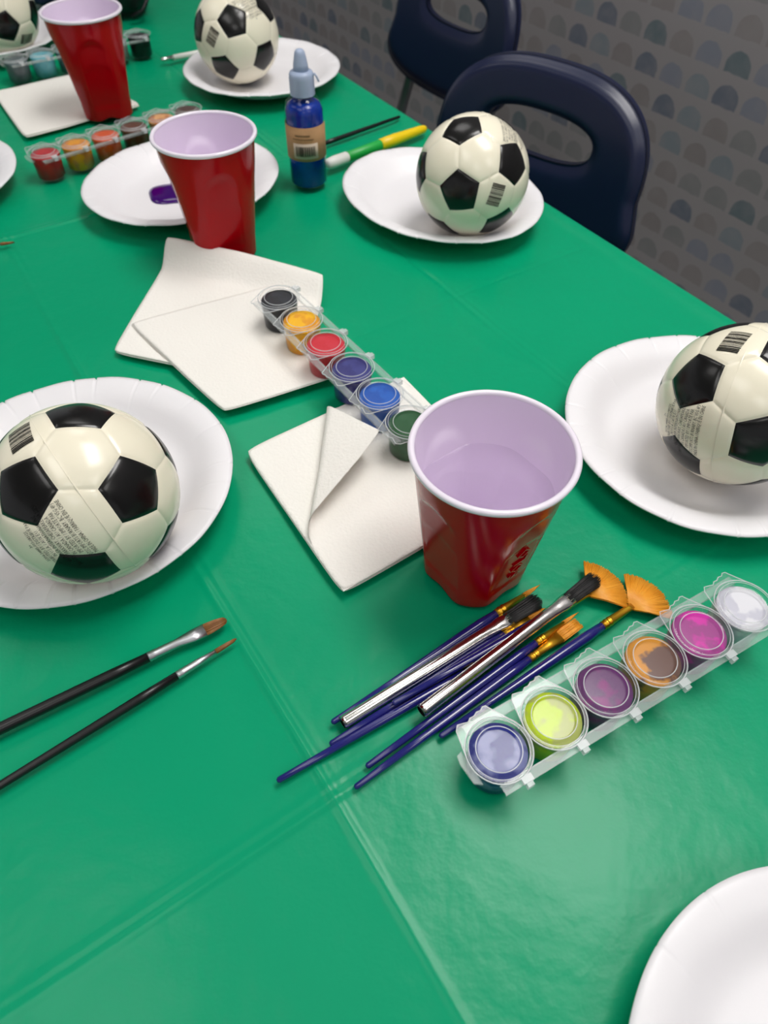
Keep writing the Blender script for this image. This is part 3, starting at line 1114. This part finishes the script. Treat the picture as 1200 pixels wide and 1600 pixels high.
def brush(tail, tip, kind, label, lf, z0, z1, handle='blue_handle', ferr='gold', br='gold_bristle', rmax=0.0036, rend=0.0019, group=BL, name='paint_brush', fer_l=0.026):
    """tail to tip; lf = fraction of the length where the ferrule starts"""
    t = thing(name, label, 'paint brush', (0, 0, 0), 0, group)
    L = place(t, tail, tip, z0, z1)
    xf = L * lf
    hp = [(0.0, rend * 0.5, rend * 0.5, 0), (0.0012, rend, rend, 0), (xf * 0.35, rend * 1.25, rend * 1.25, 0), (xf * 0.78, rmax * 0.98, rmax * 0.98, 0), (xf * 0.90, rmax, rmax, 0), (xf + 0.001, rmax * 0.82, rmax * 0.82, 0)]
    obj('handle', axial(hp), M[handle], t)
    fr = rmax * 0.86
    xe = xf + fer_l
    if kind == 'round':
        fp = [(xf, fr, fr, 0), (xf + 0.003, fr, fr, 0), (xf + 0.0033, fr * 1.08, fr * 1.08, 0), (xf + 0.0042, fr * 1.08, fr * 1.08, 0), (xf + 0.0046, fr, fr, 0), (xf + 0.0062, fr, fr, 0), (xf + 0.0065, fr * 1.08, fr * 1.08, 0), (xf + 0.0074, fr * 1.08, fr * 1.08, 0), (xf + 0.0078, fr * 0.98, fr * 0.98, 0), (xe, fr * 0.55, fr * 0.55, 0)]
        bv = strands(xe - 0.001, L, fr * 0.55, fr * 0.55, lambda a, b: (0.12, 0.12, 1 - 0.12 * abs(a)), 70, 0.00022, seed=len(label))
    elif kind in ('flat', 'filbert'):
        wv = 0.0046 if kind == 'flat' else 0.0040
        fp = [(xf, fr, fr, 0), (xf + 0.003, fr, fr, 0), (xf + 0.0033, fr * 1.08, fr * 1.08, 0), (xf + 0.0042, fr * 1.08, fr * 1.08, 0), (xf + 0.0046, fr, fr, 0), (xf + 0.0062, fr, fr, 0), (xf + 0.0065, fr * 1.08, fr * 1.08, 0), (xf + 0.0074, fr * 1.08, fr * 1.08, 0), (xf + 0.0078, fr, fr, 0), (xf + 0.62 * fer_l, fr * 1.12, fr * 0.8, 0), (xe, wv, 0.0014, 0)]
        if kind == 'flat':
            bv = strands(xe - 0.001, L, wv * 0.95, 0.0012, lambda a, b: (1.0, 0.5, 1.0), 150, 0.00026, seed=len(label))
        else:
            bv = strands(xe - 0.001, L, wv * 0.95, 0.0012, lambda a, b: (0.85, 0.5, 1 - 0.32 * a * a), 150, 0.00026, seed=len(label))
    else:                                   # fan
        fp = [(xf, fr, fr, 0), (xf + 0.003, fr, fr, 0), (xf + 0.0033, fr * 1.08, fr * 1.08, 0), (xf + 0.0042, fr * 1.08, fr * 1.08, 0), (xf + 0.0046, fr, fr, 0), (xf + 0.0062, fr, fr, 0), (xf + 0.0065, fr * 1.08, fr * 1.08, 0), (xf + 0.0074, fr * 1.08, fr * 1.08, 0), (xf + 0.0078, fr, fr, 0), (xe - 0.004, fr * 0.8, fr * 0.7, 0), (xe, 0.0034, 0.0011, 0)]
        V, F = [], []
        rnd = random.Random(len(label))
        for layer in range(3):
            for i in range(90):
                a = -0.92 + 1.84 * (i + rnd.random() * 0.8) / 90
                ln = (L - xe) * rnd.uniform(0.95, 1.03) * (1 - 0.06 * abs(a))
                y0 = 0.0030 * a / 0.92
                z = (layer - 1) * 0.0006
                pts = [(xe - 0.0015, y0, z), (xe + 0.4 * ln * cos(a), y0 + 0.4 * ln * sin(a), z), (xe + ln * cos(a), y0 + ln * sin(a), z * 0.6 - 0.0004)]
                vf = tube(pts, [0.00028, 0.00034, 0.00028], 4)
                o = len(V)
                V += vf[0]
                F += [tuple(k + o for k in q) for q in vf[1]]
        bv = (V, F)
    obj('ferrule', axial(fp), M[ferr], t)
    obj('bristles', bv, M[br], t)
    return t
brush((-0.0304, 0.1673), (0.1093, 0.2682), 'round', 'blue handled round brush at the upper side of the bundle, touching the cup side', 0.762, 0.0024, 0.0030)
brush((-0.0308, 0.1540), (0.1111, 0.2486), 'filbert', 'blue handled brush with rounded orange tip just below the first silver brush', 0.782, 0.0024, 0.0028, fer_l=0.022)
brush((0.0063, 0.1776), (0.1630, 0.2740), 'fan', 'blue handled fan brush whose orange fan shows behind black bristles', 0.72, 0.0078, 0.0045, fer_l=0.026)
brush((-0.0599, 0.1325), (0.1023, 0.2314), 'round', 'blue handled liner brush sticking out farthest left from the bundle, under a silver brush', 0.695, 0.0022, 0.0026, rmax=0.0031, fer_l=0.030)
brush((-0.0089, 0.1410), (0.1323, 0.2464), 'round', 'blue handled pointed brush next to the second silver brush', 0.772, 0.0024, 0.0030, rmax=0.0031)
brush((-0.0152, 0.1290), (0.1314, 0.2384), 'flat', 'blue handled square tipped orange brush at the lower side of the bundle', 0.748, 0.0024, 0.0030, rmax=0.0031, fer_l=0.028)
brush((0.0346, 0.1593), (0.1905, 0.2660), 'fan', 'blue handled fan brush lying apart beside the purple paint pot', 0.715, 0.0024, 0.0030, fer_l=0.0285)

def silver_brush(tail, tip, z0, z1, label):
    t = thing('paint_brush', label, 'paint brush', (0, 0, 0), 0, BL)
    L = place(t, tail, tip, z0, z1)
    xf = L * 0.83
    r = 0.0042
    n = 20
    V, F = [], []
    xs = [0.0, 0.002, xf * 0.5, xf * 0.80, xf * 0.86, xf * 0.90, xf * 0.93, xf * 0.96, xf]
    ry = [r, r, r, r, r * 1.05, r * 1.1, r * 1.15, r * 1.25, r * 1.3]
    rz = [r, r, r, r, r * 0.9, r * 0.7, r * 0.85, r * 0.6, r * 0.62]
    for inner in (0, 1):
        for x, a, b in zip(xs, ry, rz):
            for i in range(n):
                th = 2 * pi * i / n
                k = 0.86 if inner else 1.0
                w = 1 + 0.10 * noise.noise(Vector((x * 500, th * 2, 0))) * sstep(xf * 0.8, xf * 0.9, x)
                V.append((x, a * k * w * cos(th), b * k * w * sin(th)))
    m = len(xs)
    for inner in (0, 1):
        for q in range(m - 1):
            for i in range(n):
                j = (i + 1) % n
                o = inner * m * n
                f = (o + q * n + i, o + q * n + j, o + (q + 1) * n + j, o + (q + 1) * n + i)
                F.append(f[::-1] if inner else f)
    for q in (0, m - 1):
        for i in range(n):
            j = (i + 1) % n
            F.append((q * n + i, q * n + j, m * n + q * n + j, m * n + q * n + i))
    obj('tube_handle', (V, F), M['silver'], t)
    obj('tube_mouth_shade', axial([(0.006, r * 0.84, r * 0.84, 0), (0.0065, r * 0.84, r * 0.84, 0)], 16), M['dark_hole'], t)  # dark disc put in for the shade inside the open tube
    obj('bristles', strands(xf - 0.003, L, r * 1.2, r * 0.62, lambda a, b: (1.3, 1.35, 1 - 0.12 * a * a), 230, 0.00030, seed=len(label)), M['black_bristle'], t)
    return t
silver_brush((-0.0238, 0.1666), (0.1068, 0.2550), 0.0042, 0.0050, 'silver tube brush with black bristles, upper left of the two in the bundle')
silver_brush((0.0235, 0.1716), (0.1475, 0.2700), 0.0108, 0.0100, 'silver tube brush whose black bristles overlap an orange fan, on top of the bundle')

GB = 'black handled brushes'
def black_brush(tail, tip, kind, lf, label, rmax, rend, fer_l, width=0.0):
    t = thing('paint_brush', label, 'paint brush', (0, 0, 0), 0, GB)
    L = place(t, tail, tip, max(rend, 0.002), rmax)
    xf = L * lf
    obj('handle', axial([(0, rend * 0.5, rend * 0.5, 0), (0.0015, rend, rend, 0), (xf * 0.4, rend * 1.25, rend * 1.25, 0), (xf * 0.85, rmax, rmax, 0), (xf + 0.001, rmax * 0.9, rmax * 0.9, 0)]), M['black_handle'], t)
    fr = rmax * 0.92
    xe = xf + fer_l
    fp = [(xf, fr, fr, 0), (xf + 0.001, fr * 1.05, fr * 1.05, 0), (xf + 0.002, fr * 0.97, fr * 0.97, 0), (xf + 0.0032, fr * 1.05, fr * 1.05, 0), (xf + 0.0045, fr * 0.97, fr * 0.97, 0), (xf + fer_l * 0.5, fr * 0.92, fr * 0.9, 0)]
    if kind == 'flat':
        fp += [(xf + fer_l * 0.78, width * 0.95, 0.0022, 0), (xe, width, 0.0016, 0)]
        bv = strands(xe - 0.001, L, width * 0.95, 0.0014, lambda a, b: (0.72, 0.6, 1 - 0.22 * a * a), 190, 0.00026, seed=3)
    else:
        fp += [(xe, fr * 0.52, fr * 0.52, 0)]
        bv = strands(xe - 0.001, L, fr * 0.55, fr * 0.55, lambda a, b: (0.55 + 0.3, 0.5, 1 - 0.3 * (a * a)), 120, 0.00026, seed=4)
    obj('ferrule', axial(fp), M['alu'], t)
    obj('bristles', bv, M['brown_bristle'], t)
    return t
black_brush((-0.2900, 0.1240), (-0.1040, 0.2375), 'flat', 0.752, 'black handled flat brush with wide silver ferrule below the left ball', 0.0036, 0.0030, 0.0385, 0.0050)
black_brush((-0.2680, 0.0890), (-0.0955, 0.2236), 'round', 0.803, 'thinner black handled round brush with small brown tip at the left', 0.0030, 0.0020, 0.0285)
black_brush((0.0165, 1.0385), (-0.1110, 0.9262), 'round', 0.80, 'black handled brush lying behind the yellow marker near the table edge', 0.0030, 0.0020, 0.028)
black_brush((-0.5750, 0.6540), (-0.4041, 0.7030), 'round', 0.80, 'brush whose tip just enters the picture at the left edge', 0.0028, 0.0020, 0.022)

# pale brush beside the far plate
t = thing('paint_brush', 'white handled brush with a metal tip left of the far ball plate', 'paint brush', (0, 0, 0), 0)
L = place(t, (-0.3547, 1.2329), (-0.2520, 1.2940), 0.0042, 0.0042)
obj('metal_tip', axial([(0, 0.0024, 0.0024, 0), (0.001, 0.0030, 0.0030, 0), (0.020, 0.0034, 0.0034, 0)]), M['silver'], t)
obj('handle', axial([(0.020, 0.0040, 0.0040, 0), (0.06, 0.0042, 0.0042, 0), (L, 0.0025, 0.0025, 0)]), M['white_pl'], t)

# marker
t = thing('marker', 'yellow and green marker with a white cap beside the blue glue bottle', 'marker', (0, 0, 0), 0)
L = place(t, (-0.0759, 0.8810), (0.0504, 0.9906), 0.0075, 0.0066)
obj('cap', axial([(0, 0.004, 0.004, 0), (0.003, 0.0062, 0.0060, 0), (0.012, 0.0072, 0.0068, 0), (0.032, 0.0068, 0.0066, 0), (0.0335, 0.0056, 0.0056, 0)], 24), M['white_pl'], t)
obj('grip', axial([(0.0332, 0.0052, 0.0052, 0), (0.034, 0.0060, 0.0060, 0), (0.086, 0.0066, 0.0066, 0), (0.088, 0.0062, 0.0062, 0)], 24), M['green'], t)
obj('barrel', axial([(0.0875, 0.0062, 0.0062, 0), (0.088, 0.0070, 0.0070, 0), (0.11, 0.0072, 0.0072, 0), (L - 0.012, 0.0056, 0.0056, 0), (L - 0.003, 0.0048, 0.0048, 0), (L, 0.003, 0.003, 0)], 24), M['yellow'], t)

# ------------------------------------------------------------------ glitter glue bottle
t = thing('glue_bottle', 'small bottle of blue glitter glue with kraft label and pale nozzle', 'bottle', (-0.0955, 0.8530, T), -0.25)
RBt = 0.0222
obj('glue', lathe([(RBt - 0.003, 0.0012), (RBt - 0.001, 0.003), (RBt - 0.001, 0.082), (RBt - 0.0035, 0.0885), (0.013, 0.092)], 40), M['bottle_blue'], t)
obj('bottle_body', lathe([(RBt - 0.003, 0.0), (RBt - 0.0006, 0.0016), (RBt, 0.004), (RBt, 0.082), (RBt - 0.002, 0.0895), (RBt - 0.007, 0.0955), (0.0115, 0.098), (0.0112, 0.103)], 48, True, False), M['bottle_clear'], t)
def wraplabel(r, a0, a1, z0, z1, n=40):
    V, F = [], []
    for i in range(n + 1):
        a = a0 + (a1 - a0) * i / n
        for rr in (r, r + 0.0003):
            for z in (z0, z1):
                V.append((rr * cos(a), rr * sin(a), z))
    for i in range(n):
        b = i * 4
        F += [(b + 2, b + 6, b + 7, b + 3), (b, b + 1, b + 5, b + 4), (b + 1, b + 3, b + 7, b + 5), (b, b + 4, b + 6, b + 2)]
    return V, F
lab = obj('paper_label', wraplabel(RBt + 0.0002, -pi / 2 - 1.75, -pi / 2 + 1.85, 0.0335, 0.0705), M['kraft'], t)
obj('barcode_sticker', wraplabel(RBt + 0.0006, -pi / 2 - 0.35, -pi / 2 + 0.95, 0.0365, 0.0535, 12), M['label_white'], lab)
bars = []
rnd = random.Random(2)
a = -pi / 2 - 0.2
while a < -pi / 2 + 0.78:
    w = rnd.choice((0.02, 0.035, 0.055))
    bars.append(wraplabel(RBt + 0.0010, a, a + w, 0.0395, 0.0505, 2))
    a += w + rnd.choice((0.025, 0.04))
obj('barcode', join(*bars), M['print'], lab)
obj('print_line', join(wraplabel(RBt + 0.0006, -pi / 2 - 0.2, -pi / 2 + 0.55, 0.0615, 0.0632, 8), wraplabel(RBt + 0.0006, -pi / 2 - 0.35, -pi / 2 + 0.75, 0.0578, 0.0588, 8)), mat('faded_brown_ink', srgb(128, 96, 62), 0.8), lab)
ribs = [(0.0138, 0.098)]
for k in range(6):
    z = 0.0995 + k * 0.003
    ribs += [(0.0140, z), (0.0133, z + 0.0014)]
ribs += [(0.0136, 0.118), (0.0122, 0.1205), (0.0085, 0.122)]
cp = obj('cap', lathe(ribs, 36), M['cap'], t)
obj('nozzle', lathe([(0.0085, 0.1215), (0.0078, 0.128), (0.0062, 0.136), (0.0054, 0.1395), (0.0036, 0.1415), (0.0015, 0.142)], 28), M['cap'], cp)
obj('cap_strap', tube([(0.0132, 0.0, 0.117), (0.0150, 0.001, 0.1195), (0.0172, 0.001, 0.1165), (0.0196, 0.001, 0.1120)], 0.0011, 8), M['cap'], cp)

# ------------------------------------------------------------------ dark bag and pouch at the far end
def lumpy(rx, ry, rz, amp, seed, nu=48, nv=28, e=0.65):
    V, F = [], []
    off = Vector((seed * 3.1, seed * 1.7, 0))
    for j in range(nv + 1):
        ph = -pi / 2 + pi * j / nv
        for i in range(nu):
            th = 2 * pi * i / nu
            sg = lambda c: abs(c) ** e * (1 if c >= 0 else -1)
            d = Vector((sg(cos(ph)) * sg(cos(th)), sg(cos(ph)) * sg(sin(th)), sg(sin(ph))))
            k = 1 + amp * noise.noise(d * 2.2 + off) + amp * 0.5 * noise.noise(d * 6 + off)
            V.append((rx * d.x * k, ry * d.y * k, max(rz + rz * d.z * k, 0.0)))
    for j in range(nv):
        for i in range(nu):
            q = (i + 1) % nu
            F.append((j * nu + i, j * nu + q, (j + 1) * nu + q, (j + 1) * nu + i))
    return V, F
t = thing('bag', 'black shiny bag behind the farthest red cup', 'bag', (-0.4950, 1.4750, T + 0.0005), 0.35)
obj('bag_body', lumpy(0.075, 0.06, 0.05, 0.10, 1), M['bag'], t)
obj('strap', tube([(0.055, -0.055, 0.045), (0.062, -0.066, 0.030), (0.050, -0.070, 0.014), (0.030, -0.068, 0.006)], 0.004, 8), M['bag'], t)
t = thing('pouch', 'navy blue soft pouch behind the cut off ball at the top left', 'pouch', (-0.6250, 1.5200, T + 0.0005), 0.1)
obj('pouch_body', lumpy(0.035, 0.035, 0.03, 0.12, 4), M['navy_fabric'], t)
obj('zip', tube([(-0.025, -0.030, 0.040), (0.0, -0.035, 0.044), (0.025, -0.030, 0.040)], 0.0014, 6), M['alu'], t)
